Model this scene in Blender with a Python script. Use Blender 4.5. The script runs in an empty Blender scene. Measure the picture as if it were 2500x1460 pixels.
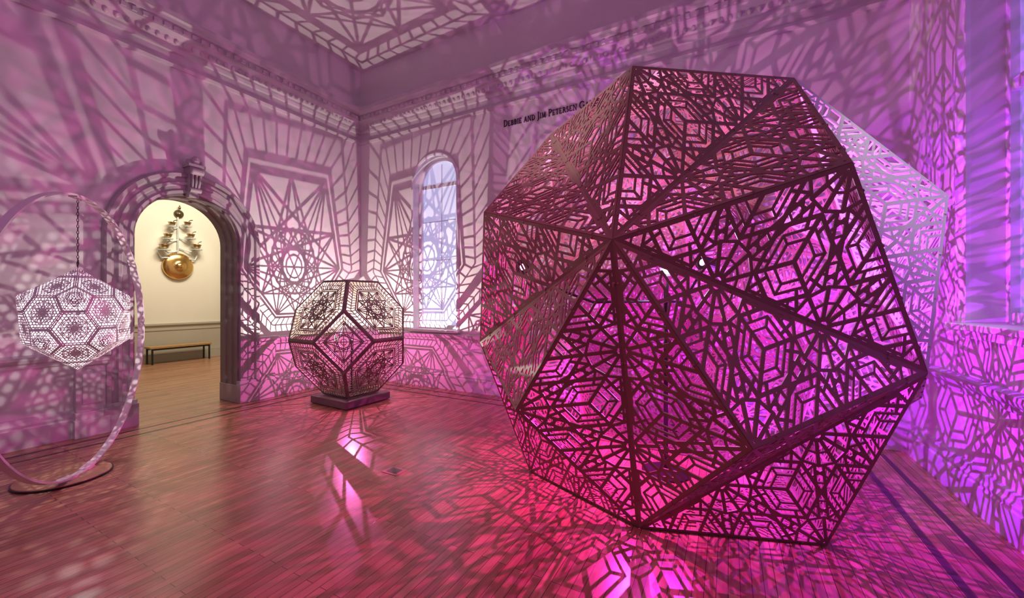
import bpy, bmesh, math, random
import numpy as np
from mathutils import Vector, Matrix
from mathutils.geometry import delaunay_2d_cdt
random.seed(7)
C=bpy.context.scene.collection
PI=math.pi
# ------------------------------------------------------------------ camera
CAMH=1.65; PX=1222.; FP=986.; YAW=math.radians(29.42); KZ=CAMH/1.55; ST=1.125
cd=bpy.data.cameras.new('camera'); cam=bpy.data.objects.new('camera',cd); C.objects.link(cam)
cam.location=(0,0,CAMH); cam.rotation_euler=(PI/2,0,YAW)
cd.sensor_width=36; cd.lens=FP/2500*36; cd.shift_x=(1250-PX)/2500; cd.clip_start=.05
bpy.context.scene.camera=cam
FW=Vector((-math.sin(YAW),math.cos(YAW),0)); RT=Vector((math.cos(YAW),math.sin(YAW),0)); UP=Vector((0,0,1))
def at(px,py,D): return Vector((0,0,CAMH))+FW*D+RT*((px-PX)/FP*D)+UP*((730-py)/FP*D)
def at_x(px,py,x):
    d=FW+RT*((px-PX)/FP); return at(px,py,x/d.x)
# ------------------------------------------------------------------ materials
def mat(name,col,rough=.5,metal=0,var=.0,scale=8,bump=0,emit=None,es=0,spec=.5,trans=0):
    m=bpy.data.materials.new(name); m.use_nodes=True; nt=m.node_tree; b=nt.nodes['Principled BSDF']
    b.inputs['Roughness'].default_value=rough; b.inputs['Metallic'].default_value=metal
    b.inputs['Specular IOR Level'].default_value=spec
    tc=nt.nodes.new('ShaderNodeTexCoord'); nz=nt.nodes.new('ShaderNodeTexNoise'); nz.inputs['Scale'].default_value=scale; nz.inputs['Detail'].default_value=5
    nt.links.new(tc.outputs['Object'],nz.inputs['Vector'])
    mx=nt.nodes.new('ShaderNodeMix'); mx.data_type='RGBA'
    mx.inputs['A'].default_value=(*[c*(1-var) for c in col],1); mx.inputs['B'].default_value=(*[min(1,c*(1+var)) for c in col],1)
    nt.links.new(nz.outputs['Fac'],mx.inputs['Factor']); nt.links.new(mx.outputs['Result'],b.inputs['Base Color'])
    if bump:
        bp=nt.nodes.new('ShaderNodeBump'); bp.inputs['Strength'].default_value=bump; bp.inputs['Distance'].default_value=.01
        nt.links.new(nz.outputs['Fac'],bp.inputs['Height']); nt.links.new(bp.outputs['Normal'],b.inputs['Normal'])
    if emit:
        b.inputs['Emission Color'].default_value=(*emit,1); b.inputs['Emission Strength'].default_value=es
    if trans:
        tr=nt.nodes.new('ShaderNodeBsdfTranslucent'); tr.inputs['Color'].default_value=(*col,1); ms=nt.nodes.new('ShaderNodeMixShader'); ms.inputs[0].default_value=trans
        nt.links.new(b.outputs[0],ms.inputs[1]); nt.links.new(tr.outputs[0],ms.inputs[2]); nt.links.new(ms.outputs[0],nt.nodes['Material Output'].inputs[0])
    return m
def wood_floor():
    m=bpy.data.materials.new('oak_strip_floor'); m.use_nodes=True; nt=m.node_tree; b=nt.nodes['Principled BSDF']
    tc=nt.nodes.new('ShaderNodeTexCoord'); mp=nt.nodes.new('ShaderNodeMapping'); mp.inputs['Rotation'].default_value=(0,0,PI/2)
    nt.links.new(tc.outputs['Object'],mp.inputs['Vector'])
    br=nt.nodes.new('ShaderNodeTexBrick'); br.inputs['Scale'].default_value=1; br.inputs['Brick Width'].default_value=1.1; br.inputs['Row Height'].default_value=.06
    br.inputs['Mortar Size'].default_value=.0020; br.inputs['Bias'].default_value=0; br.offset=.37; br.offset_frequency=2
    br.inputs['Color1'].default_value=(.48,.25,.145,1); br.inputs['Color2'].default_value=(.32,.15,.085,1); br.inputs['Mortar'].default_value=(.07,.035,.028,1)
    nt.links.new(mp.outputs['Vector'],br.inputs['Vector'])
    mp2=nt.nodes.new('ShaderNodeMapping'); mp2.inputs['Scale'].default_value=(40,2.2,1); nt.links.new(tc.outputs['Object'],mp2.inputs['Vector'])
    nz=nt.nodes.new('ShaderNodeTexNoise'); nz.inputs['Scale'].default_value=1.5; nz.inputs['Detail'].default_value=6; nt.links.new(mp2.outputs['Vector'],nz.inputs['Vector'])
    rp=nt.nodes.new('ShaderNodeValToRGB'); rp.color_ramp.elements[0].color=(.75,.75,.75,1); rp.color_ramp.elements[1].color=(1.12,1.12,1.12,1); rp.color_ramp.elements[0].position=.3; rp.color_ramp.elements[1].position=.7
    nt.links.new(nz.outputs['Fac'],rp.inputs['Fac'])
    mx=nt.nodes.new('ShaderNodeMix'); mx.data_type='RGBA'; mx.blend_type='MULTIPLY'; mx.inputs['Factor'].default_value=1
    nt.links.new(br.outputs['Color'],mx.inputs['A']); nt.links.new(rp.outputs['Color'],mx.inputs['B']); nt.links.new(mx.outputs['Result'],b.inputs['Base Color'])
    b.inputs['Roughness'].default_value=.27
    bp=nt.nodes.new('ShaderNodeBump'); bp.inputs['Strength'].default_value=.12; bp.inputs['Distance'].default_value=.002
    nt.links.new(br.outputs['Fac'],bp.inputs['Height']); bp.invert=True; nt.links.new(bp.outputs['Normal'],b.inputs['Normal'])
    return m
M_floor=wood_floor()
M_wall=mat('lavender_white_wall_paint',(.70,.65,.67),.75,var=.03,scale=3,bump=.03)
M_ceil=mat('ceiling_paint',(.70,.65,.68),.8,var=.03,scale=2)
M_trim=mat('grey_mauve_trim_paint',(.58,.53,.56),.55,var=.05,scale=6,bump=.03)
M_arch=mat('grey_arch_paint',(.40,.36,.38),.5,var=.06,scale=6,bump=.03)
M_jamb=mat('dark_grey_jamb_paint',(.24,.21,.215),.5,var=.06,scale=6,bump=.03)
M_cream=mat('cream_wall_paint',(.76,.73,.63),.8,var=.02,scale=3)
M_olive=mat('beige_wainscot_paint',(.46,.43,.36),.5,var=.04,scale=5)
M_inlay=mat('dark_walnut_inlay',(.06,.033,.03),.35,var=.2,scale=30)
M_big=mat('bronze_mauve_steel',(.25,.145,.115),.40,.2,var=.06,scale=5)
M_big_lit=mat('lantern_steel_painted_lit',(.66,.655,.64),.45,.1,var=.05,scale=5)  # pale colour stands in for strong light on the right facet
M_mid=mat('dark_bronze_steel',(.17,.13,.105),.5,.15,var=.08,scale=8)
M_small=mat('white_painted_steel',(.60,.54,.58),.5,0,var=.03,scale=8,trans=.10)
M_steel=mat('pale_mauve_painted_steel',(.78,.70,.74),.4,0,var=.04,scale=10)
M_bolt=mat('dark_bolt_steel',(.12,.09,.09),.35,.8,var=.1,scale=30)
M_black=mat('black_metal',(.02,.02,.022),.4,.3,var=.1,scale=20)
M_brass=mat('polished_brass',(.74,.48,.19),.22,1,var=.15,scale=14,bump=.15)
M_bell=mat('dull_brass',(.42,.31,.17),.28,1,var=.2,scale=14,bump=.1)
M_bronze=mat('aged_bronze',(.17,.14,.085),.35,.9,var=.2,scale=20,bump=.1)
M_shelf=mat('silver_white_enamel',(.62,.68,.67),.3,.3,var=.02)
M_bench=mat('bench_oak',(.42,.25,.11),.4,var=.2,scale=12)
M_base=mat('base_plywood',(.45,.26,.15),.45,var=.15,scale=9)
M_plinth=mat('dusty_mauve_plinth_paint',(.17,.12,.135),.5,var=.06)
M_frame=mat('window_frame_paint',(.74,.71,.76),.5,var=.03)
M_shade=mat('window_shade',(.74,.73,.76),.7,var=.02,emit=(.47,.58,1.0),es=.50)
M_pane2=mat('dusk_window_pane',(.40,.36,.56),.25,var=.03,emit=(.36,.30,.95),es=.40)
M_letter=mat('black_lettering',(.02,.015,.02),.5,var=.05)
M_lens=mat('cyan_white_lamp_lens',(.9,.95,1),.3,emit=(.45,.85,1.0),es=30)
M_lensp=mat('pink_lamp_lens',(.9,.6,.8),.3,emit=(1,.25,.6),es=8)
# ------------------------------------------------------------------ mesh helpers
class MB:
    def __init__(s): s.v=[]; s.f=[]
    def add(s,vs,fs):
        o=len(s.v); s.v+= [tuple(v) for v in vs]; s.f+=[[i+o for i in f] for f in fs]; return s
    def box(s,c,d,M=None):
        x,y,z=[k/2 for k in d]; c=Vector(c); vs=[]
        for a in (-1,1):
            for b in (-1,1):
                for e in (-1,1):
                    p=Vector((a*x,b*y,e*z))
                    if M: p=M@p
                    vs.append(p+c)
        return s.add(vs,[(0,1,3,2),(4,6,7,5),(0,4,5,1),(2,3,7,6),(0,2,6,4),(1,5,7,3)])
    def tube(s,pts,r,n=8,closed=False):
        pts=[Vector(p) for p in pts]; N=len(pts); rings=[]
        for i,p in enumerate(pts):
            a=pts[(i-1)%N] if (i>0 or closed) else p; b=pts[(i+1)%N] if (i<N-1 or closed) else p
            t=(b-a).normalized(); u=t.orthogonal() if abs(t.z)>.95 else t.cross(UP); u.normalize(); w=t.cross(u)
            if abs(t.z)>.95: u=Vector((1,0,0)); u=(u-t*u.dot(t)).normalized(); w=t.cross(u)
            rings.append([p+(u*math.cos(2*PI*k/n)+w*math.sin(2*PI*k/n))*r for k in range(n)])
        vs=[q for g in rings for q in g]; fs=[]
        for i in range(N if closed else N-1):
            j=(i+1)%N
            for k in range(n): fs.append((i*n+k,i*n+(k+1)%n,j*n+(k+1)%n,j*n+k))
        if not closed: fs+=[tuple(range(n))[::-1],tuple((N-1)*n+k for k in range(n))]
        return s.add(vs,fs)
    def lathe(s,prof,n=24,M=None,loc=(0,0,0)):
        vs=[];fs=[]; loc=Vector(loc)
        for r,z in prof:
            for k in range(n):
                p=Vector((r*math.cos(2*PI*k/n),r*math.sin(2*PI*k/n),z))
                if M: p=M@p
                vs.append(p+loc)
        for i in range(len(prof)-1):
            for k in range(n): fs.append((i*n+k,i*n+(k+1)%n,(i+1)*n+(k+1)%n,(i+1)*n+k))
        if prof[0][0]>1e-4: fs.append(tuple(range(n))[::-1])
        if prof[-1][0]>1e-4: fs.append(tuple((len(prof)-1)*n+k for k in range(n)))
        return s.add(vs,fs)
    def sweep(s,path,prof,fn,caps=True):
        N=len(path); P=[Vector(p) for p in path]; vs=[];fs=[]; m=len(prof)
        for i,p in enumerate(P):
            d1=(p-P[i-1]).normalized() if i>0 else None; d2=(P[i+1]-p).normalized() if i<N-1 else None
            if d1 is None: d1=d2
            if d2 is None: d2=d1
            n1=Vector((d1.y,-d1.x)); n2=Vector((d2.y,-d2.x)); mm=(n1+n2)/max(.2,1+n1.dot(n2))
            for n,h in prof:
                q=p+mm*n; vs.append(fn(q.x,q.y,h))
        for i in range(N-1):
            for k in range(m-1): fs.append((i*m+k,i*m+k+1,(i+1)*m+k+1,(i+1)*m+k))
        if caps: fs+=[tuple(range(m)),tuple((N-1)*m+k for k in range(m))[::-1]]
        return s.add(vs,fs)
    def mesh(s,name,m,smooth=False):
        me=bpy.data.meshes.new(name); me.from_pydata(s.v,[],s.f); me.materials.append(m)
        bm=bmesh.new(); bm.from_mesh(me); bmesh.ops.recalc_face_normals(bm,faces=bm.faces); bm.to_mesh(me); bm.free()
        if smooth:
            for p in me.polygons: p.use_smooth=True
        return me
    def build(s,name,m,parent=None,smooth=False,bevel=0):
        o=bpy.data.objects.new(name,s.mesh(name,m,smooth)); C.objects.link(o)
        if parent: o.parent=parent
        if bevel:
            b=o.modifiers.new('bevel','BEVEL'); b.width=bevel; b.segments=2; b.limit_method='ANGLE'
        return o
def region(outline,holes=(),bars=None,t=.004):
    vs=[];fs=[]
    def addp(p):
        p=[Vector((a[0],a[1])) for a in p]; n=len(p)
        if sum(p[i].x*p[(i+1)%n].y-p[(i+1)%n].x*p[i].y for i in range(n))<0: p.reverse()
        o=len(vs); vs.extend(p); fs.append(list(range(o,o+n)))
    addp(outline); nh=len(holes)
    for h in holes: addp(h)
    for b in bars or []: addp(b)
    V,E,F,ov,oe,of=delaunay_2d_cdt(vs,[],fs,0,1e-6)
    keep=[]
    for f,o in zip(F,of):
        if 0 not in o or any(1<=k<=nh for k in o): continue
        if bars is not None and not any(k>nh for k in o): continue
        keep.append(f)
    idx={}; ov=[]
    for f in keep:
        for i in f:
            if i not in idx: idx[i]=len(ov); ov.append(V[i])
    n=len(ov); cnt={}; faces=[]
    for f in keep:
        g=[idx[i] for i in f]; faces.append(tuple(g)); faces.append(tuple(i+n for i in reversed(g)))
        for a,b in zip(g,g[1:]+g[:1]): cnt[(a,b)]=1
    for (a,b) in cnt:
        if (b,a) not in cnt: faces.append((b,a,a+n,b+n))
    return [(v.x,v.y,t) for v in ov]+[(v.x,v.y,-t) for v in ov],faces
def clip_seg(p,q,poly):
    t0,t1=0.,1.; d=q-p; n=len(poly)
    for i in range(n):
        a=Vector(poly[i]); b=Vector(poly[(i+1)%n]); e=b-a; nn=Vector((-e.y,e.x))
        num=nn.dot(p-a); den=nn.dot(d)
        if abs(den)<1e-12:
            if num<0: return None
        else:
            t=-num/den
            if den>0: t0=max(t0,t)
            else: t1=min(t1,t)
    if t1-t0<1e-4: return None
    return p+d*t0,p+d*t1
def bar(p,q,w,ext=.3):
    d=(q-p)
    if d.length<1e-6: return None
    d.normalize(); n=Vector((-d.y,d.x))*(w/2); e=d*(w*ext)
    return [p-e+n,p-e-n,q+e-n,q+e+n]
def bars_of(segs,outline,frame):
    out=[]; seen=set()
    for p,q,w in segs:
        k=tuple(sorted([(round(p.x,4),round(p.y,4)),(round(q.x,4),round(q.y,4))]))
        if k in seen: continue
        seen.add(k); c=clip_seg(Vector(p),Vector(q),outline)
        if c:
            b=bar(c[0],c[1],w)
            if b: out.append(b)
    n=len(outline)
    for i in range(n): out.append(bar(Vector(outline[i]),Vector(outline[(i+1)%n]),frame,0))
    return out
def struct(o): o['kind']='structure'; return o
def thing(name,label,cat,loc=(0,0,0),rz=0,group=None):
    o=bpy.data.objects.new(name,None); C.objects.link(o); o.location=loc; o.rotation_euler=(0,0,rz); o['label']=label; o['category']=cat
    if group: o['group']=group
    o.empty_display_size=.1
    return o
def link(name,me,parent,M=None):
    o=bpy.data.objects.new(name,me); C.objects.link(o); o.parent=parent
    if M is not None: o.matrix_local=M
    return o
def frame_matrix(o,x,y,z): 
    return Matrix(((x.x,y.x,z.x,o.x),(x.y,y.y,z.y,o.y),(x.z,y.z,z.z,o.z),(0,0,0,1)))
def point(loc,col,e,r=.02):
    l=bpy.data.lights.new('point_light','POINT'); l.color=col; l.energy=e; l.shadow_soft_size=r
    o=bpy.data.objects.new('point_light',l); C.objects.link(o); o.location=loc; return o
def spot(loc,tgt,col,e,ang,r=.05,blend=.3):
    l=bpy.data.lights.new('spot_light','SPOT'); l.color=col; l.energy=e; l.spot_size=math.radians(ang); l.spot_blend=blend; l.shadow_soft_size=r
    o=bpy.data.objects.new('spot_light',l); C.objects.link(o); o.location=loc
    o.rotation_euler=(Vector(tgt)-Vector(loc)).to_track_quat('-Z','Y').to_euler(); return o
def area(loc,tgt,col,e,sx,sy):
    l=bpy.data.lights.new('area_light','AREA'); l.color=col; l.energy=e; l.shape='RECTANGLE'; l.size=sx; l.size_y=sy
    o=bpy.data.objects.new('area_light',l); C.objects.link(o); o.location=loc
    o.rotation_euler=(Vector(tgt)-Vector(loc)).to_track_quat('-Z','Y').to_euler(); return o
# ------------------------------------------------------------------ room shell
XL,YB,XR,YF,H=-6.794,6.0,1.712,-3.6,6.05*KZ
TH=.5; XH=-13.0
DY0,DY1,SP=2.23,3.56,2.50; DC=(DY0+DY1)/2; DR=(DY1-DY0)/2
def archpts(x0,x1,z0,zs,n=24):
    c=(x0+x1)/2; r=(x1-x0)/2
    return [(x0,z0),(x0,zs)]+[(c-r*math.cos(PI*k/n),zs+r*math.sin(PI*k/n)) for k in range(1,n)]+[(x1,zs),(x1,z0)]
struct(MB().box(((XH+XR)/2,2.6,-.05),(XR-XH+1.6,14.4,.1)).build('floor',M_floor))
struct(MB().box(((XL-TH+XR+.3)/2,(YF+YB)/2,H+.05),(XR-XL+TH+.3,YB-YF+.8,.1)).build('ceiling',M_ceil))
v,f=region([(-4,0),(9.3,0),(9.3,H),(-4,H)],[archpts(DY0,DY1,-.02,SP)],None,TH/2)
struct(MB().add([(XL-TH/2+z,x,y) for x,y,z in v],f).build('wall_left',M_wall))
WX0,WX1,WZ0,WZS=-5.318,-4.297,1.072,3.84
v,f=region([(XL,0),(XR+.35,0),(XR+.35,H),(XL,H)],[archpts(WX0,WX1,WZ0,WZS)],None,.15)
struct(MB().add([(x,YB+.15-z,y) for x,y,z in v],f).build('wall_back',M_wall))
RY0,RY1,RZ0,RZ1=3.2,4.72,1.45,5.1
v,f=region([(-4,0),(YB,0),(YB,H),(-4,H)],[[(RY0,RZ0),(RY1,RZ0),(RY1,RZ1),(RY0,RZ1)]],None,.15)
struct(MB().add([(XR+.15+z,x,y) for x,y,z in v],f).build('wall_right',M_wall))
struct(MB().box(((XL+XR)/2,YF-.15,H/2),(XR-XL+.6,.3,H)).build('wall_front',M_wall))
# next room
struct(MB().box((XH-.1,2.6,2.7),(.2,13.6,5.4)).build('wall_hall',M_cream))
struct(MB().box(((XH+XL-TH)/2,9.2,2.7),(XL-TH-XH,.2,5.4)).build('wall_hall_end',M_cream))
struct(MB().box(((XH+XL-TH)/2,-3.8,2.7),(XL-TH-XH,.2,5.4)).build('wall_hall_start',M_cream))
struct(MB().box(((XH+XL-TH)/2,2.6,5.45),(XL-TH-XH+.2,13.6,.1)).build('ceiling_hall',M_cream))
fn_xy=lambda u,v,h:(u,v,h*KZ)
corn=[(0,4.60),(.025,4.60),(.045,4.64),(.03,4.68),(.012,4.69),(.012,4.79),(.045,4.80),(.06,4.84),(.06,4.87),(.10,4.88),(.13,4.93),(.17,4.97),(.20,4.98),(.20,5.06),(.235,5.07),(.25,5.11),(.28,5.13),(.28,5.19),(.0,5.24)]
room=[(XL,YF),(XL,YB),(XR,YB),(XR,YF)]
struct(MB().sweep(room,corn,fn_xy,False).build('trim_1',M_trim))
mb=MB()
def egg(c,r):
    mb.lathe([(r*math.sin(PI*k/6)+1e-5,-1.35*r*math.cos(PI*k/6)) for k in range(7)],8,None,c)
y=-1.
while y<YB-.2: egg((XL+.115,y,4.905*KZ),.03); y+=.105
x=XL+.2
while x<XR-.1: egg((x,YB-.115,4.905*KZ),.03); x+=.105
struct(mb.build('trim_2',M_trim,smooth=True))
mb=MB(); y=-1.
while y<YB-.25: mb.box((XL+.215,y,5.02*KZ),(.03,.05,.05)); y+=.11
x=XL+.28
while x<XR-.2: mb.box((x,YB-.215,5.02*KZ),(.05,.03,.05)); x+=.11
struct(mb.build('trim_3',M_trim))
def dado(path,i):
    struct(MB().sweep(path,[(0,.82),(.02,.82),(.025,.86),(.05,.88),(.065,.91),(.065,.94),(.03,.955),(0,.96)],fn_xy).build('trim_%d'%i,M_trim))
    struct(MB().sweep(path,[(0,0),(.05,0),(.05,.2),(.04,.215),(.045,.24),(.03,.265),(.025,.3),(0,.31)],fn_xy).build('baseboard_%s'%('left','corner')[i-4],M_trim))
dado([(XL,YF),(XL,DY0-.44)],4)
dado([(XL,DY1+.44),(XL,YB),(XR,YB),(XR,YF)],5)
for i,(a,b) in enumerate(((DY0-.54,DY0-.27),(DY1+.27,DY1+.54))):
    mb=MB(); c=(a+b)/2; w=b-a
    for z0,z1,d,e in ((0,.2,.13,.02),(.2,.28,.11,.01),(.28,.80,.085,0),(.80,.84,.10,.01),(.84,.90,.12,.02),(.90,.965,.14,.03)):
        mb.box((XL+d/2,c,(z0+z1)/2*KZ),(d,w+2*e,(z1-z0)*KZ))
    mb.box((XL+.09,c,.57),(.02,w*.6,.36))
    struct(mb.build('trim_%d'%(6+i),M_trim,bevel=.004))
# arch casing, lining and keystone
arch=archpts(DY0,DY1,0,SP,28)
fn_l=lambda u,v,h:(XL+h,u,v)
cas=[(.0,0),(.0,.05),(-.035,.06),(-.05,.045),(-.10,.045),(-.115,.065),(-.15,.07),(-.165,.045),(-.21,.05),(-.225,.085),(-.27,.095),(-.29,.07),(-.30,0)]
o=struct(MB().sweep(arch,cas,fn_l).build('door_1',M_arch))
lin=[(0,.0),(.03,0),(.03,-.07),(.015,-.085),(.015,-.15),(.03,-.165),(.03,-.24),(.015,-.255),(.015,-.33),(.03,-.345),(.03,-TH),(0,-TH)]
MB().sweep(arch,lin,fn_l).build('door_lining',M_jamb,o)
mb=MB()
for y0,y1 in ((DY0-.30,DY0+.04),(DY1-.04,DY1+.30)):
    mb.box((XL+.05,(y0+y1)/2,.15),(.13,y1-y0,.30)); mb.box((XL+.04,(y0+y1)/2,.32),(.10,y1-y0-.01,.05))
for yy in (DY0+.02,DY1-.02): mb.box((XL-TH/2,yy,.14),(TH,.045,.28))
mb.build('plinth_block',M_arch,o,bevel=.006)
mb=MB()
kz=SP+DR
for z0,z1,w0,w1,d0,d1 in ((kz-.06,kz+.02,.12,.13,.10,.12),(kz+.02,kz+.36,.12,.17,.12,.17),(kz+.36,kz+.40,.21,.21,.20,.20)):
    vs=[]
    for z,w,d in ((z0,w0,d0),(z1,w1,d1)):
        vs+=[(XL,DC-w/2,z),(XL,DC+w/2,z),(XL+d,DC+w/2,z),(XL+d,DC-w/2,z)]
    mb.add(vs,[(0,1,2,3),(4,7,6,5),(0,4,5,1),(1,5,6,2),(2,6,7,3),(3,7,4,0)])
Ry=Matrix.Rotation(PI/2,3,'X')
mb.lathe([(.001,-.08),(.04,-.08),(.048,-.065),(.048,.065),(.04,.08),(.001,.08)],16,Ry,(XL+.18,DC,kz+.30))
mb.lathe([(.001,-.07),(.033,-.07),(.036,.07),(.001,.07)],16,Ry,(XL+.14,DC,kz+.04))
for s in (-1,0,1):
    mb.tube([(XL+.135,DC+s*.036,kz+.05),(XL+.165,DC+s*.044,kz+.15),(XL+.178,DC+s*.05,kz+.26)],.015,8)
mb.lathe([(.001,-.06),(.045,-.05),(.06,0),(.045,.05),(.018,.075),(.001,.085)],14,None,(XL+.13,DC,kz+.45))
for s in (-1,1): mb.lathe([(.001,-.05),(.034,-.03),(.042,0),(.026,.04),(.001,.05)],12,None,(XL+.11,DC+s*.07,kz+.43))
mb.build('keystone',M_arch,o,smooth=False,bevel=.005)
# hall trim
struct(MB().box((XH+.03,2.6,.98),(.06,13,.06)).build('trim_9',M_olive,bevel=.01))
mb=MB().box((XH+.01,2.6,.48),(.02,13,.95)).box((XH+.03,2.6,.1),(.05,13,.2)).box((XH+.025,2.6,.23),(.03,13,.05)).box((XH+.02,2.6,.84),(.03,13,.04))
struct(mb.build('baseboard_hall',M_olive))
# floor inlay stripes
mb=MB(); z=.0006
for d in (.29,.54):
    w=.046
    for a,b in (((XL+d,YF),(XL+d,YB-d)),((XL+d,YB-d),(XR-d,YB-d)),((XR-d,YB-d),(XR-d,YF))):
        a=Vector(a);b=Vector(b); mb.box(((a.x+b.x)/2,(a.y+b.y)/2,z),(abs(a.x-b.x)+w,abs(a.y-b.y)+w,.0012)); z+=.0001
struct(mb.build('trim_10',M_inlay))
# window 1 (arched, back wall)
wa=archpts(WX0,WX1,WZ0,WZS,28); fn_b=lambda u,v,h:(u,YB-h,v)
w1=struct(MB().sweep(wa,[(0,.0),(0,.02),(-.03,.03),(-.05,.02),(-.055,0)],fn_b).build('window_1',M_frame))
MB().sweep(wa,[(0,-.24),(.05,-.24),(.05,-.18),(.03,-.16),(0,-.16)],fn_b).build('window_frame',M_frame,w1)
v,f=region(wa,(),None,.005); MB().add([(x,YB+.235+z,y) for x,y,z in v],f).build('window_shade',M_shade,w1)
mb=MB(); wc=(WX0+WX1)/2
mb.box((wc,YB+.222,(WZ0+WZS+.4)/2),(.012,.012,WZS+.4-WZ0))
for z in (WZS,1.65,2.4,3.15): mb.box((wc,YB+.222,z),(WX1-WX0,.018,.07 if z==WZS else .012))
mb.box((wc,YB+.2,WZ0+.04),(WX1-WX0,.06,.08))
mb.build('muntins',M_frame,w1)
MB().box((wc,YB+.05,WZ0-.02),(WX1-WX0+.16,.24,.05)).build('sill',M_frame,w1,bevel=.008)
# window 2 (right wall)
w2=struct(MB().sweep([(RY1,RZ0),(RY1,RZ1),(RY0,RZ1),(RY0,RZ0)],[(0,0),(0,.03),(.04,.035),(.06,.05),(.12,.05),(.13,0)],lambda u,v,h:(XR-h,u,v)).build('window_2',M_frame))
mb=MB()
for yy in (RY0+.03,RY1-.03): mb.box((XR+.23,yy,(RZ0+RZ1)/2),(.08,.06,RZ1-RZ0))
for zz in (RZ0+.05,3.3,RZ1-.03): mb.box((XR+.232,(RY0+RY1)/2,zz),(.07,RY1-RY0-.02,.09))
mb.box((XR+.23,(RY0+RY1)/2,(RZ0+RZ1)/2),(.05,.03,RZ1-RZ0-.01))
mb.build('window_sash',M_frame,w2)
MB().box((XR+.245,(RY0+RY1)/2,(RZ0+RZ1)/2),(.01,RY1-RY0-.04,RZ1-RZ0-.04)).build('pane',M_pane2,w2)
MB().box((XR+.05,(RY0+RY1)/2,RZ0-.02),(.34,RY1-RY0+.24,.05)).box((XR-.02,(RY0+RY1)/2,RZ0-.08),(.06,RY1-RY0+.1,.07)).build('sill',M_frame,w2,bevel=.008)
# ------------------------------------------------------------------ big lantern: augmented icosahedron resting on one open face
def rotv(r):
    th=np.linalg.norm(r); k=r/th; K=np.array([[0,-k[2],k[1]],[k[2],0,-k[0]],[-k[1],k[0],0]])
    return np.eye(3)+math.sin(th)*K+(1-math.cos(th))*K@K
c63=1/math.sqrt(5); s63=2/math.sqrt(5); ph=math.radians(-15)
nO=np.array([0,0,1.]); ring=[np.array([s63*math.cos(ph+k*2*PI/5),s63*math.sin(ph+k*2*PI/5),c63]) for k in range(5)]
low=[np.array([s63*math.cos(ph+(k+.5)*2*PI/5),s63*math.sin(ph+(k+.5)*2*PI/5),-c63]) for k in range(5)]
ico=[nO]+ring+low+[-nO]
edge=float(np.linalg.norm(ico[0]-ico[1]))
faces=[(a,b,c) for a in range(12) for b in range(a+1,12) for c in range(b+1,12) if all(abs(np.linalg.norm(ico[i]-ico[j])-edge)<.01 for i,j in ((a,b),(b,c),(a,c)))]
nrm=lambda v:v/np.linalg.norm(v)
# survey of the sculpture's corners, used once to recover its pose and size
survey=[((0,),1497,578),((0,2,3),1562,163),((2,),1948,193),((0,1,2),2070,395),((1,),2262,905),((0,1,5),1830,1085),((5,),1590,1285),((0,4,5),1245,1000),((4,),1156,830),((0,3,4),1154,519),((3,),1350,330),((1,2,6),2312,480),((1,5,10),2032,1328),((4,5,9),1302,1157)]
def res(q):
    R_=rotv(q[:3]); out=[]
    for ids,x,y in survey:
        v=ico[ids[0]] if len(ids)==1 else nrm(sum(ico[i] for i in ids))*q[6]
        w=R_@v; p=np.array([w[0],w[1],-w[2]])+q[3:6]
        out+=[PX+FP*p[0]/p[2]-x,730-FP*ST*p[1]/p[2]-y]
    n=R_@nrm(ico[5]+ico[9]+ico[10]); out+=[n[0]*800,n[2]*800]
    return np.array(out)
q=np.array([-.18,-.561,-.102,.883,-.021,2.138,1.072]); lam=1e-3; r=res(q)
for it in range(80):
    J=np.array([(res(q+1e-6*np.eye(7)[j])-r)/1e-6 for j in range(7)]).T
    A=J.T@J; s_=np.linalg.solve(A+lam*np.diag(np.diag(A)),-J.T@r); rn=res(q+s_)
    if rn@rn<r@r: q=q+s_; r=rn; lam/=3
    else: lam*=3
Rm=rotv(q[:3]); RHO=float(q[6])
def w3(v):
    w=Rm@v; return RT*float(w[0])+UP*float(w[1])-FW*float(w[2])
dn=sum((w3(ico[i]) for i in (5,9,10)),Vector()).normalized(); Q=dn.rotation_difference(Vector((0,0,-1)))
V3=lambda v:Q@w3(v)
base_z=-V3(ico[5]).z
SC=(CAMH-.006)/((base_z-float(q[4]))*ST)
ctr=FW*(float(q[5])*SC)+RT*(float(q[3])*SC)
def W(v): return V3(v)*SC+Vector((0,0,base_z*SC+.005))
apexof=lambda fc:nrm(sum(ico[i] for i in fc))*RHO
cz=Vector((0,0,base_z*SC+.005))
pa,pb,pc=[ico[i] for i in faces[0]]
L=edge*SC; hA=float(np.linalg.norm(apexof(faces[0])-(pa+pb)/2))*SC
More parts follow.
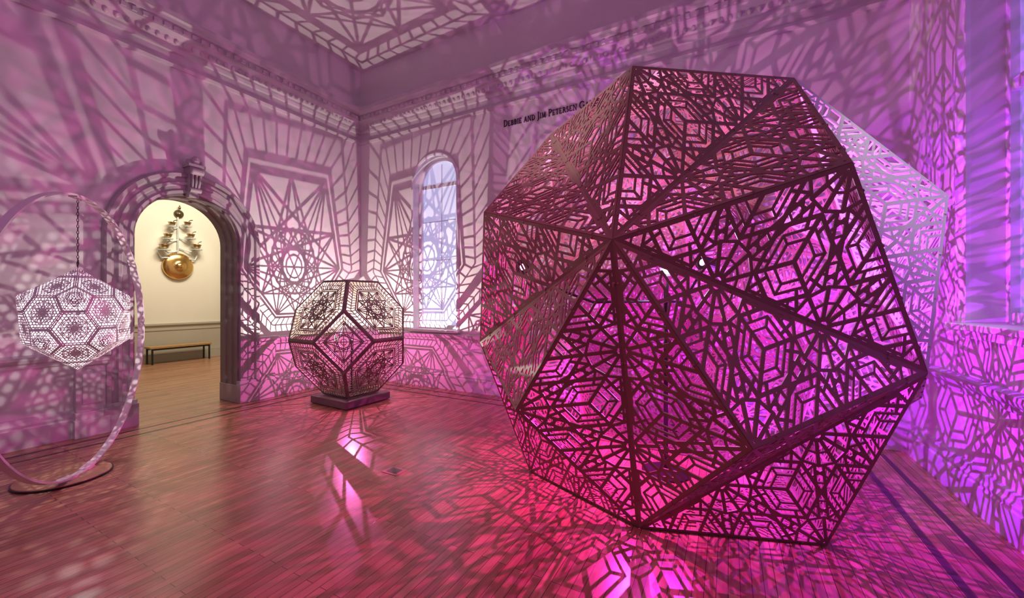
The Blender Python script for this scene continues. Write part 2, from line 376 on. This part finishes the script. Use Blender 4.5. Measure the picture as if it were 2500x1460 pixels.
def star_field():
    segs=[]; w1,w2,w3_=.0225,.0170,.0130
    pol=lambda c,r,a:c+Vector((math.cos(a),math.sin(a)))*r
    for j in range(-2,4):
        for i in range(-4,7):
            c=Vector((-1.5+i+.5*j,.8660254*j))
            for k in range(12):
                a=PI/6*k
                # twelve slotted petals round every lattice point, ring outside
                segs.append((pol(c,.05,a),pol(c,.272,a),.022))
                segs.append((pol(c,.272,a),pol(c,.272,a+PI/6),w2)); segs.append((pol(c,.06,a),pol(c,.06,a+PI/6),.024))
                segs.append((pol(c,.165,a),pol(c,.165,a+PI/6),w3_))
            for d,o in (((.5,.288675),PI/2),((.5,-.288675),-PI/2)):
                h=c+Vector(d)
                for k in range(6):
                    a=o+PI/3*k
                    for r_,w in ((.285,w1),(.215,w3_),(.145,w3_)): segs.append((pol(h,r_,a),pol(h,r_,a+PI/3),w))
                    if k%2==0: segs.append((h,pol(h,.285,a),w1))
                    else: segs.append((pol(h,.145,a),pol(h,.215,a),w3_))
                    segs.append((pol(h,.2468,a+PI/6),pol(h,.36,a+PI/6),w3_))
            for d,a in (((.5,0),0),((.25,.4330127),PI/3),((-.25,.4330127),2*PI/3)):
                m=c+Vector(d); t=Vector((math.cos(a),math.sin(a))); n=Vector((-t.y,t.x))
                for s in (-.037,.037): segs.append((m+n*s-t*.235,m+n*s+t*.235,w2))
                for s in (-.16,-.08,0,.08,.16): segs.append((m-n*.037+t*s,m+n*.037+t*s,w3_))
                for s in (-1,1):
                    for e in (-1,1): segs.append((m+n*s*.037+t*e*.235,m+n*s*.145+t*e*.1425,w2))
    return segs
tri=[(-L/2,0),(L/2,0),(0,hA)]
sx=L/3; sy=hA/.8660254
segs=[(Vector((p.x*sx,p.y*sy)),Vector((q_.x*sx,q_.y*sy)),w) for p,q_,w in star_field()]
v,f=region(tri,(),bars_of(segs,tri,.042),.004)
mb=MB().add(v,f)
def bolts(mb,poly,n,inset,r,z):
    for i in range(len(poly)):
        a=Vector(poly[i]);b=Vector(poly[(i+1)%len(poly)]); nn=Vector((-(b-a).y,(b-a).x)).normalized()
        for k in range(n):
            p=a+(b-a)*((k+.5)/n)+nn*inset
            mb.lathe([(r,z-.006),(r,z+.003),(r*.6,z+.006)],8,None,(p.x,p.y,0))
bolts(mb,tri,4,.012,.008,.004)
big_me=mb.mesh('panel',M_big); lit_me=mb.mesh('panel',M_big_lit)
big=thing('polyhedron_lantern','huge faceted bronze lantern of laser cut triangular panels glowing magenta inside','lantern',(ctr.x,ctr.y,0)); big.scale=(1,1,ST)
for fc in faces:
    if fc==(5,9,10): continue
    P=[W(ico[i]) for i in fc]; ap=W(apexof(fc))
    for i in range(3):
        a,b=P[i],P[(i+1)%3]; o=(a+b)/2; x=(b-a).normalized(); y=(ap-o); y=(y-x*y.dot(x)).normalized(); z=x.cross(y)
        if z.dot(o-cz)<0: x=-x; z=-z
        M=frame_matrix(o,x,y,z); me=lit_me if fc==(1,2,6) else big_me
        if min(a.z,b.z,ap.z)<.03:
            me=big_me.copy(); bm=bmesh.new(); bm.from_mesh(me); inv=M.inverted()
            bmesh.ops.bisect_plane(bm,geom=bm.verts[:]+bm.edges[:]+bm.faces[:],plane_co=inv@Vector((0,0,.002)),plane_no=(inv.to_3x3()@Vector((0,0,1))),clear_inner=True)
            bm.to_mesh(me); bm.free()
        pn=link('panel',me,big,M)
        if me is lit_me: pn['label']='panel coloured pale as if strongly lit on the right side of the lantern'
def fixture(pos,aim,m,parent,base):
    d=(Vector(aim)-Vector(pos)).normalized(); q_=d.to_track_quat('Z','Y').to_matrix(); p=Vector(pos)-base; p.z/=ST
    o=MB().lathe([(.001,-.20),(.045,-.20),(.06,-.17),(.06,-.01),(.066,0),(.058,0),(.05,-.02)],20,q_,p).build('lamp_housing',M_black,parent,smooth=False)
    MB().lathe([(.001,-.012),(.028,-.012),(.028,-.018)],20,q_,p).build('lamp_lens',m,o)
base=Vector((ctr.x,ctr.y,0)); ctrw=base+Vector((0,0,cz.z*ST))
D0=ctr.dot(FW); toC=Vector((0,0,CAMH))
lp1=at(1630,655,D0-.15); lp2=at(1712,640,D0+.1); lp3=at(1275,652,D0+.1)
mb=MB().lathe([(.001,.004),(.22,.004),(.22,.015),(.02,.02),(.02,1.55),(.001,1.55)],16)
for l in (lp1,lp2,lp3):
    e=l-base; e.z=e.z/ST-.08; mb.tube([(0,0,1.45),(e.x*.5,e.y*.5,1.44),e],.012,8)
mb.build('lamp_pole',M_black,big)
fixture(lp1,toC,M_lens,big,base); fixture(lp2,toC+Vector((-3,0,1)),M_lensp,big,base); fixture(lp3,toC+Vector((-1,0,0)),M_lensp,big,base)
# ------------------------------------------------------------------ truncated octahedron lantern
u=.399; PH=.12
tc=FW*(16.403*u)+RT*(-6.142*u+.03); tyw=.234; u=.414
xd=RT*math.sin(tyw)-FW*math.cos(tyw); ang=math.atan2(xd.y,xd.x)
def rosette_panel(n,R,fr,N,w,wb,plain=False):
    pv=lambda k,s:Vector((math.cos(2*PI*k/n),math.sin(2*PI*k/n)))*R*s
    segs=[]
    def ringp(s,ww):
        for k in range(n): segs.append((pv(k,s),pv(k+1,s),ww))
    k0,k1,k2=.94,.80,.66
    s=.605; md=lambda k:(pv(k,s)+pv(k+1,s))/2
    if not plain:
        for s_,ww in ((k0,wb),(k1,wb),(k2,w*1.5),(.605,w*1.5)): ringp(s_,ww)
        for k in range(n):
            lp=lambda s,t:pv(k,s).lerp(pv(k+1,s),t)
            for i in range(N):
                t0=i/N; tm=(i+.5)/N
                segs+=[(lp(k0,t0),lp(k1,tm),wb),(lp(k1,tm),lp(k2,t0),wb)]
        for k in range(n):
            if n==6:
                segs+=[(pv(k,s),pv(k+2,s),w),(md(k),md(k+2),w),(pv(k,s),md(k+2),w),(md(k),pv(k+3,s),w),(pv(k,s),pv(k,.0),w*.8)]
            else:
                segs+=[(pv(k,s),pv(k+2,s),w),(md(k),md(k+1),w),(pv(k,s),md(k+1),w),(pv(k,s),md(k-2),w)]
        m=2*n
        for r_ in (.10,.27):
            for k in range(m):
                a=2*PI*k/m; b=2*PI*(k+1)/m
                segs.append((Vector((math.cos(a),math.sin(a)))*R*r_,Vector((math.cos(b),math.sin(b)))*R*r_,w*.9))
        for k in range(m):
            a=2*PI*k/m; b=2*PI*(k+2 if n==4 else k+4)/m
            segs.append((Vector((math.cos(a),math.sin(a)))*R*.27,Vector((math.cos(b),math.sin(b)))*R*.27,w*.7))
    out=[tuple(pv(k,1)) for k in range(n)]
    v,f=region(out,(),bars_of(segs,out,fr),.003)
    mb=MB().add(v,f); bolts(mb,out,3,.012,.005,.003)
    return mb
hex_me=rosette_panel(6,u*math.sqrt(2),.056,9,.0108,.0085).mesh('hexagon_panel',M_mid); sq_me=rosette_panel(4,u,.056,9,.0100,.0080).mesh('square_panel',M_mid); open_me=rosette_panel(4,u,.03,8,.01,.01,True).mesh('open_square_frame',M_mid)
mid=thing('polyhedron_lantern','dark pierced lantern of hexagon and square panels standing on low plinth in room corner','lantern',(tc.x,tc.y,PH+.014),ang); mid.scale=(1,1,ST*.97)
mc=Vector((0,0,2*u))
for a in (-1,1):
    for b in (-1,1):
        for c in (-1,1):
            z=Vector((a,b,c)).normalized(); x=Vector((-a,0,c)).normalized(); y=z.cross(x)
            link('hexagon_panel',hex_me,mid,frame_matrix(mc+Vector((a,b,c))*u,x,y,z))
for z,x in (((1,0,0),(0,1,0)),((-1,0,0),(0,1,0)),((0,1,0),(1,0,0)),((0,-1,0),(1,0,0)),((0,0,1),(1,0,0)),((0,0,-1),(1,0,0))):
    me=open_me if z==(-1,0,0) else sq_me; nm='open_square_frame' if me is open_me else 'square_panel'
    z=Vector(z);x=Vector(x); link(nm,me,mid,frame_matrix(mc+z*2*u,x,z.cross(x),z))
LB=.06   # the lamp stands just behind the middle of the lantern
MB().lathe([(.001,.006),(.09,.006),(.09,.016),(.012,.02),(.012,2*u-.10),(.03,2*u-.09),(.03,2*u-.05),(.001,2*u-.05)],16,None,(-LB,0,0)).build('lamp_stand',M_black,mid)
mlw=Vector((tc.x,tc.y,PH+.014+2*u*ST*.97))-xd*LB
pl=thing('plinth','low square mauve plinth under the hexagon and square lantern','plinth',(tc.x,tc.y,0),ang)
sd=.86
MB().box((0,0,PH/2+.006),(sd,sd,PH-.012),Matrix.Rotation(PI/4,3,'Z')).build('body',M_plinth,pl,bevel=.006)
MB().box((0,0,.006),(sd*.95,sd*.95,.012),Matrix.Rotation(PI/4,3,'Z')).build('recessed_foot',M_black,pl)
# ------------------------------------------------------------------ hoop stand and hanging lantern
hc=at(190,1165,3.74); hc.z=0
HR=1.142; HV=1.285; HZ=1.317
hd=(RT*-.373+FW*1.0793).normalized()
hs=thing('hoop_stand','tall mauve steel hoop stand on a round wooden base at far left','stand',hc)
N=96; pr=[(-.030,-.008),(.030,-.008),(.030,.008),(-.030,.008)]; vs=[];fs=[]; side=hd.cross(UP)
for k in range(N):
    a=2*PI*k/N
    for s,t in pr: vs.append(hd*math.cos(a)*(HR+t)+UP*math.sin(a)*(HV+t)+side*s+Vector((0,0,HZ)))
for k in range(N):
    for i in range(4): fs.append((k*4+i,k*4+(i+1)%4,((k+1)%N)*4+(i+1)%4,((k+1)%N)*4+i))
MB().add(vs,fs).build('hoop',M_steel,hs)
dk=at(157,1165,3.74)-hc; dk.z=0
MB().lathe([(.001,.006),(.315,.006),(.32,.012),(.32,.02),(.315,.024),(.001,.024)],64,None,dk).build('base',M_base,hs)
MB().lathe([(.29,0),(.330,0),(.330,.016),(.321,.016),(.321,.005),(.29,.005)],64,None,dk).build('base_rim',M_black,hs)
ax=Matrix((( hd.x,side.x,0),(hd.y,side.y,0),(0,0,1)))
for s in (-1,1):
    mb=MB(); a=-PI/2+s*.13
    mb.box(hd*(HR*math.cos(a))+Vector((0,0,.029)),(.10,.062,.010),ax)
    rot=ax@Matrix.Rotation(-s*.13,3,'Y')
    mb.box(hd*(HR*math.cos(a))+Vector((0,0,HZ+HV*math.sin(a)+.012)),(.16,.066,.012),rot)
    for e in (-.03,.03): mb.lathe([(.008,0),(.008,.012),(.004,.015)],8,None,hd*(HR*math.cos(a)+e)+Vector((0,0,.033)))
    mb.build('bracket',M_steel,hs)
mb=MB().box((0,0,HZ+HV-.017),(.14,.066,.012),ax)
for e in (-.045,0,.045): mb.lathe([(.006,0),(.006,.01)],8,None,hd*e+Vector((0,0,HZ+HV-.033)))
mb.build('top_plate',M_steel,hs)
sr=.4195; scz=CAMH-.393*sr*ST
sl=thing('polyhedron_lantern','small white glowing twenty sided lantern hanging from a chain inside the hoop','lantern',(hc.x,hc.y,scz)); sl.scale=(1,1,ST)
se=sr*1.05146; hh=se*math.sqrt(3)/2; tr=[(-se/2,-hh/3),(se/2,-hh/3),(0,2*hh/3)]
T=[Vector(p) for p in tr]
segs=[]
for k in range(3):
    a=PI/3*k; d=Vector((math.cos(a),math.sin(a))); n=Vector((-d.y,d.x))
    for i in range(-24,25): segs.append((n*(i*.0205+.01025)-d*.6,n*(i*.0205+.01025)+d*.6,.0044))
th=[]
for k in range(3): th+= [T[k].lerp(T[(k+1)%3],1/3),T[k].lerp(T[(k+1)%3],2/3)]
bars=bars_of(segs,tr,.006)
for k in range(3):
    for o_ in (-.0125,0,.0125):
        n_=Vector((-(T[(k+1)%3]-T[k]).y,(T[(k+1)%3]-T[k]).x)).normalized()*o_
        bars.append(bar(th[2*k]+n_,th[2*k+1]+n_,.0090,.2))
        n2=Vector((-(th[(2*k+2)%6]-th[2*k+1]).y,(th[(2*k+2)%6]-th[2*k+1]).x)).normalized()*o_
        bars.append(bar(th[2*k+1]+n2,th[(2*k+2)%6]+n2,.0090,.2))
    for s in (.72,):
        bars.append(bar(th[2*k]*s,th[2*k+1]*s,.007,.3)); bars.append(bar(th[2*k+1]*s,th[(2*k+2)%6]*s,.007,.3))
    for t_ in (.08,.12): 
        a=T[k].lerp(T[(k+1)%3],t_);b=T[k].lerp(T[(k+2)%3],t_); m=T[k]+( (a+b)/2-T[k])*1.9
        bars+= [bar(a,m,.008,.2),bar(b,m,.008,.2)]
m=12
for r_,st,w in ((.085,5,.005),(.085,1,.006),(.045,1,.007),(.02,5,.008)):
    for k in range(m):
        a=2*PI*k/m;b=2*PI*(k+st)/m; bars.append(bar(Vector((math.cos(a),math.sin(a)))*r_,Vector((math.cos(b),math.sin(b)))*r_,w))
v,f=region(tr,(),bars,.0012)
sm_me=MB().add(v,f).mesh('panel',M_small)
sd_=RT*math.sin(.748)-FW*math.cos(.748); a0=math.atan2(sd_.y,sd_.x)
iv=[Vector((0,0,1))]+[Vector((s63*math.cos(a0+k*2*PI/5),s63*math.sin(a0+k*2*PI/5),c63)) for k in range(5)]+[Vector((s63*math.cos(a0+(k+.5)*2*PI/5),s63*math.sin(a0+(k+.5)*2*PI/5),-c63)) for k in range(5)]+[Vector((0,0,-1))]
for fc in faces:
    P=[iv[i]*sr for i in fc]; c=(P[0]+P[1]+P[2])/3; z=c.normalized(); x=(P[1]-P[0]).normalized(); y=z.cross(x)
    if y.dot(P[2]-c)<0: x=-x; y=-y
    link('panel',sm_me,sl,frame_matrix(c,x,y,z))
MB().tube([(0,0,sr-.01),(0,0,.06)],.004,6).lathe([(.014,.03),(.014,.06),(.004,.07)],10).build('lamp_cord',M_black,sl)
# chain
zt=HZ+HV-.037; zb=scz+sr*ST+.004; ch=thing('chain','thin steel chain with hook between hoop top and small lantern','chain',(hc.x,hc.y,zb))
mb=MB(); n=22; pitch=(zt-zb)/n
for i in range(n):
    z=(i+.5)*pitch; a=PI/2*(i%2); d=Vector((math.cos(a),math.sin(a),0)); hl=pitch*(.5 if i in (0,n-1) else .62); w=.007
    mb.tube([d*(w*math.cos(t))+Vector((0,0,z+hl*math.sin(t))) for t in [2*PI*k/12 for k in range(12)]],.0027,6,True)
mb.build('links',M_bolt,ch)
MB().tube([(.014*math.cos(t),.014*math.sin(t)*.2,.04+.03*math.sin(t)) for t in [2*PI*k/16 for k in range(16)]],.0035,6,True).build('hook',M_bolt,ch)
# ------------------------------------------------------------------ bench in the next room
bx=XH+.33; y0,y1=4.46,5.83
bn=thing('bench','low wooden bench with black metal legs in the room beyond the arch','bench',(bx,(y0+y1)/2,0))
BL=y1-y0
MB().box((0,0,.42),(.36,BL,.05)).build('seat',M_bench,bn,bevel=.008)
MB().box((.12,0,.375),(.03,BL-.1,.04)).box((-.12,0,.375),(.03,BL-.1,.04)).build('rail',M_black,bn)
for sx_ in (-1,1):
    for sy_ in (-1,1): MB().box((sx_*.15,sy_*(BL/2-.05),.1975),(.035,.035,.395)).build('leg',M_black,bn,bevel=.003)
# ------------------------------------------------------------------ gong sculpture
g0=at_x(438,650,XH+.12)
gs=thing('gong_sculpture','brass gong and tiered bells mounted on cream wall beyond the arch','sculpture',(XH,g0.y,g0.z))
Rg=Matrix.Rotation(PI/2,3,'Y')
def gl(px,py,x): p=at_x(px,py,XH+x); return Vector((x,p.y-g0.y,p.z-g0.z))
MB().lathe([(.001,.21),(.05,.205),(.085,.175),(.10,.15),(.17,.15),(.23,.135),(.29,.115),(.34,.085),(.36,.055),(.355,.02),(.001,.02)],40,Rg).build('gong',M_brass,gs,smooth=True)
MB().tube([(.04,0,.0),(.04,0,.6),(.04,0,1.38)],.022,8).tube([(.0,0,.6),(.04,0,.6)],.02,8).build('spine',M_shelf,gs)
def bell(p,s):
    MB().lathe([(.001,-.02*s),(.03*s,-.02*s),(.06*s,.0),(.085*s,.03*s),(.10*s,.085*s),(.112*s,.095*s),(.108*s,.105*s),(.08*s,.10*s),(.03*s,.105*s),(.001,.11*s)],20,None,p).build('bell',M_bell,gs,smooth=True)
for px,py,s in ((420,550,.8),(458,550,.8),(410,580,.9),(466,580,.9),(401,607,1.05),(480,607,1.05)):
    p=gl(px,py,.16); bell(p,s)
    MB().tube([p+Vector((0,0,-.04)),p+Vector((-.04,-p.y*.3,-.10)),Vector((.04,p.y*.35,p.z-.06)),Vector((.04,0,p.z-.02))],.014,8).lathe([(.001,-.05),(.125*s,-.045),(.13*s,-.02),(.001,-.018)],16,None,p).build('bracket',M_shelf,gs)
    MB().tube([p+Vector((.02,0,.09*s)),p+Vector((.02,.05,.17*s)),p+Vector((.02,.11,.19*s))],.012,6).build('striker',M_bolt,gs)
p=gl(440,522,.10); MB().lathe([(.001,.10),(.03,.10),(.05,.07),(.10,.06),(.115,.02),(.001,.01)],24,Rg,Vector((0,p.y,p.z))).build('finial_gong',M_bronze,gs,smooth=True)
MB().lathe([(.001,-.03),(.025,-.02),(.03,.02),(.015,.06),(.001,.09)],12,None,Vector((.07,p.y,p.z+.15))).build('finial',M_bronze,gs,smooth=True)
mb=MB()
for s in (-1,1): mb.tube([(.04,0,.30),(.08,s*.16,.22),(.08,s*.38,.20),(.08,s*.44,.34)],.022,8)
mb.build('gong_hanger',M_shelf,gs)
# ------------------------------------------------------------------ floor plate
fp=at(963,1150,FP*CAMH/420); fpl=thing('floor_plate','small square brass coloured plate set flush in the wood floor before the lanterns','floor plate',(fp.x,fp.y,0),0)
MB().box((0,0,.002),(.19,.15,.004)).build('plate',M_base,fpl,bevel=.001)
MB().box((0,0,.0046),(.12,.09,.0012)).build('lid',M_bolt,fpl)
# ------------------------------------------------------------------ lettering
def glyph(ch):
    T_,t_=.17,.075; S=[]
    def st(x,y0=0,y1=1,w=T_,sb=True,stp=True):
        S.append((x,y0,x,y1,w))
        if sb: S.append((x-.19,y0+.025,x+.19,y0+.025,.05))
        if stp: S.append((x-.19,y1-.025,x+.19,y1-.025,.05))
    def arc(cx,cy,rx,ry,a0,a1,w0,w1,n=10):
        P=[(cx+rx*math.cos(math.radians(a0+(a1-a0)*k/n)),cy+ry*math.sin(math.radians(a0+(a1-a0)*k/n))) for k in range(n+1)]
        for k in range(n):
            a=math.radians(a0+(a1-a0)*(k+.5)/n); S.append((*P[k],*P[k+1],w0+(w1-w0)*abs(math.cos(a))))
    w=.8
    if ch=='D': st(.2); arc(.38,.5,.46,.465,-90,90,t_,T_); S.extend([(.2,.965,.4,.965,t_),(.2,.035,.4,.035,t_)]); w=.95
    elif ch=='E': st(.2); S.extend([(.2,.965,.68,.965,t_),(.2,.52,.55,.52,t_),(.2,.035,.72,.035,t_),(.66,.8,.66,1,.05),(.7,0,.7,.22,.05)]); w=.8
    elif ch=='B': st(.2); arc(.38,.74,.27,.225,-90,90,t_,T_); arc(.38,.275,.32,.24,-90,90,t_,T_); S.extend([(.2,.965,.4,.965,t_),(.2,.515,.4,.515,t_),(.2,.035,.4,.035,t_)]); w=.82
    elif ch=='I': st(.2); w=.42
    elif ch=='A': S.extend([(.1,0,.44,1,t_),(.42,1,.82,0,T_),(.22,.34,.66,.34,t_),(-.04,.025,.26,.025,.05),(.64,.025,1.0,.025,.05)]); w=.98
    elif ch=='N': st(.18,w=t_); st(.88,0,1,t_,False,True); S.append((.2,.98,.88,.0,T_)); w=1.06
    elif ch=='J': st(.25,-.05,1,T_,False,True); S.extend([(.25,-.03,.16,-.2,.12),(.16,-.2,.02,-.26,.07)]); w=.46
    elif ch=='M': S.extend([(.12,0,.2,1,t_),(.2,1,.55,.04,T_),(.55,.04,.9,1,t_),(.9,1,.98,0,T_),(-.04,.025,.28,.025,.05),(.8,.025,1.16,.025,.05)]); w=1.16
    elif ch=='P': st(.2); arc(.36,.71,.32,.255,-90,90,t_,T_); S.extend([(.2,.965,.38,.965,t_),(.2,.455,.38,.455,t_)]); w=.74
    elif ch=='T': st(.42,0,1,T_,True,False); S.extend([(.03,.965,.81,.965,t_),(.05,.78,.05,1,.05),(.79,.78,.79,1,.05)]); w=.84
    elif ch=='R': st(.2); arc(.36,.73,.29,.235,-90,90,t_,T_); S.extend([(.2,.965,.38,.965,t_),(.2,.495,.38,.495,t_),(.42,.5,.86,.0,T_)]); w=.86
    elif ch=='S': arc(.33,.74,.23,.23,30,270,t_,T_*.8); arc(.33,.27,.25,.24,90,-150,t_,T_*.8); w=.66
    elif ch=='G': arc(.52,.5,.46,.47,40,320,t_,T_,16); S.extend([(.86,.05,.86,.42,T_*.9),(.68,.42,1.0,.42,.05)]); w=1.05
    elif ch=='L': st(.2); S.extend([(.2,.035,.7,.035,t_),(.68,0,.68,.22,.05)]); w=.76
    elif ch=='Y': S.extend([(.06,1,.42,.45,T_),(.8,1,.42,.45,t_),(.42,0,.42,.47,T_),(-.06,.975,.22,.975,.05),(.68,.975,.94,.975,.05),(.23,.025,.61,.025,.05)]); w=.88
    return S,w
lt=thing('wall_lettering','black serif gallery name lettering high on wall behind the largest lantern','lettering',(-3.319,YB,4.565))
adv=0; info=[]
for chx in 'Debbie and Jim Petersen Gallery':
    if chx==' ': adv+=.42; continue
    k=1.0 if chx.isupper() else .78
    S,w=glyph(chx.upper()); info.append((chx,adv,k,S)); adv+=w*k+.10
gi=[i for i,t in enumerate(info) if t[0]=='G'][0]
cap=1.49/info[gi+2][1]
for chx,a,k,S in info:
    bl=[bar(Vector((x0*k,y0*k)),Vector((x1*k,y1*k)),w*k,.02) for x0,y0,x1,y1,w in S]
    v,f=region([(-.6,-.6),(1.8,-.6),(1.8,1.4),(-.6,1.4)],(),bl,.5)
    MB().add([((x+a)*cap,-.008-(z*.012),y*cap*1.4) for x,y,z in v],f).build('letter',M_letter,lt)
# ------------------------------------------------------------------ lights
spot(mlw,mlw+Vector((0,0,2)),(1,.86,.78),290,179,.003,.03)
l=spot(mlw+Vector((0,0,-.01)),mlw+Vector((0,0,-2)),(1,.16,.58),115,179,.003,.03); l.data.specular_factor=.3
point((hc.x,hc.y,scz),(1,.93,.88),36,.005)
point(lp1+(toC-lp1).normalized()*.08,(.75,.55,1),20,.02)
def par(off,dirv,col,e,ang,r=.008):
    p=ctrw+Vector(off); l=spot(p,p+Vector(dirv),col,e,ang,r,.5); l.data.specular_factor=.3
par((-.3,-.2,-.5),(-1,-.5,-.75),(1,.03,.47),260,170)
par((.1,-.3,-.5),(.1,-.7,-1),(.95,.03,.78),120,165)
par((.35,.05,-.25),(1,.1,-.35),(.46,.02,1),370,160)
par((.3,.25,.2),(.5,.6,.9),(.76,.10,1),220,160)
par((-.1,.3,-.2),(-.1,1,-.7),(.78,.03,1),200,140)
par((-.1,.1,.4),(-.5,.1,1),(1,.34,.72),190,165)
area((-2,-2.5,5.9),(-3.5,3,2),(.62,.28,.70),48,3,1.5)  # added purple fill behind the camera for the wall shadows
spot((1.45,2.6,5.4),(1.14,3.95,2.3),(1,.98,.95),420,24,.2,.5)  # added spot, brightens the big lantern's right facet
spot((-4.2,1.2,6.2),(-.9,3.7,2.9),(1,.84,.88),950,22,.15,.6)  # added spot, lightens the big lantern's upper left faces
spot((-1.5,-1.5,6.2),(-2.5,3.0,0),(1,.04,.40),400,56,.3,.9)  # added magenta wash to redden the middle of the floor
# hall
area((XH+2.4,5.2,5.3),(XH+.5,5.2,1.5),(1,.90,.72),165,2.5,1.0)
spot((XH+2.6,5.3,5.2),(XH,5.3,2.5),(1,.92,.76),100,34,.05,.6)
area((XH+3.2,4.2,5.3),(XH+3.2,4.2,0),(1,.86,.62),110,2.0,2.0)  # added downward light to lift the hall floor
w=bpy.data.worlds.new('world'); bpy.context.scene.world=w; w.use_nodes=True; w.node_tree.nodes['Background'].inputs[0].default_value=(.05,.05,.09,1); w.node_tree.nodes['Background'].inputs[1].default_value=.3
bpy.context.scene.view_settings.view_transform='Standard'
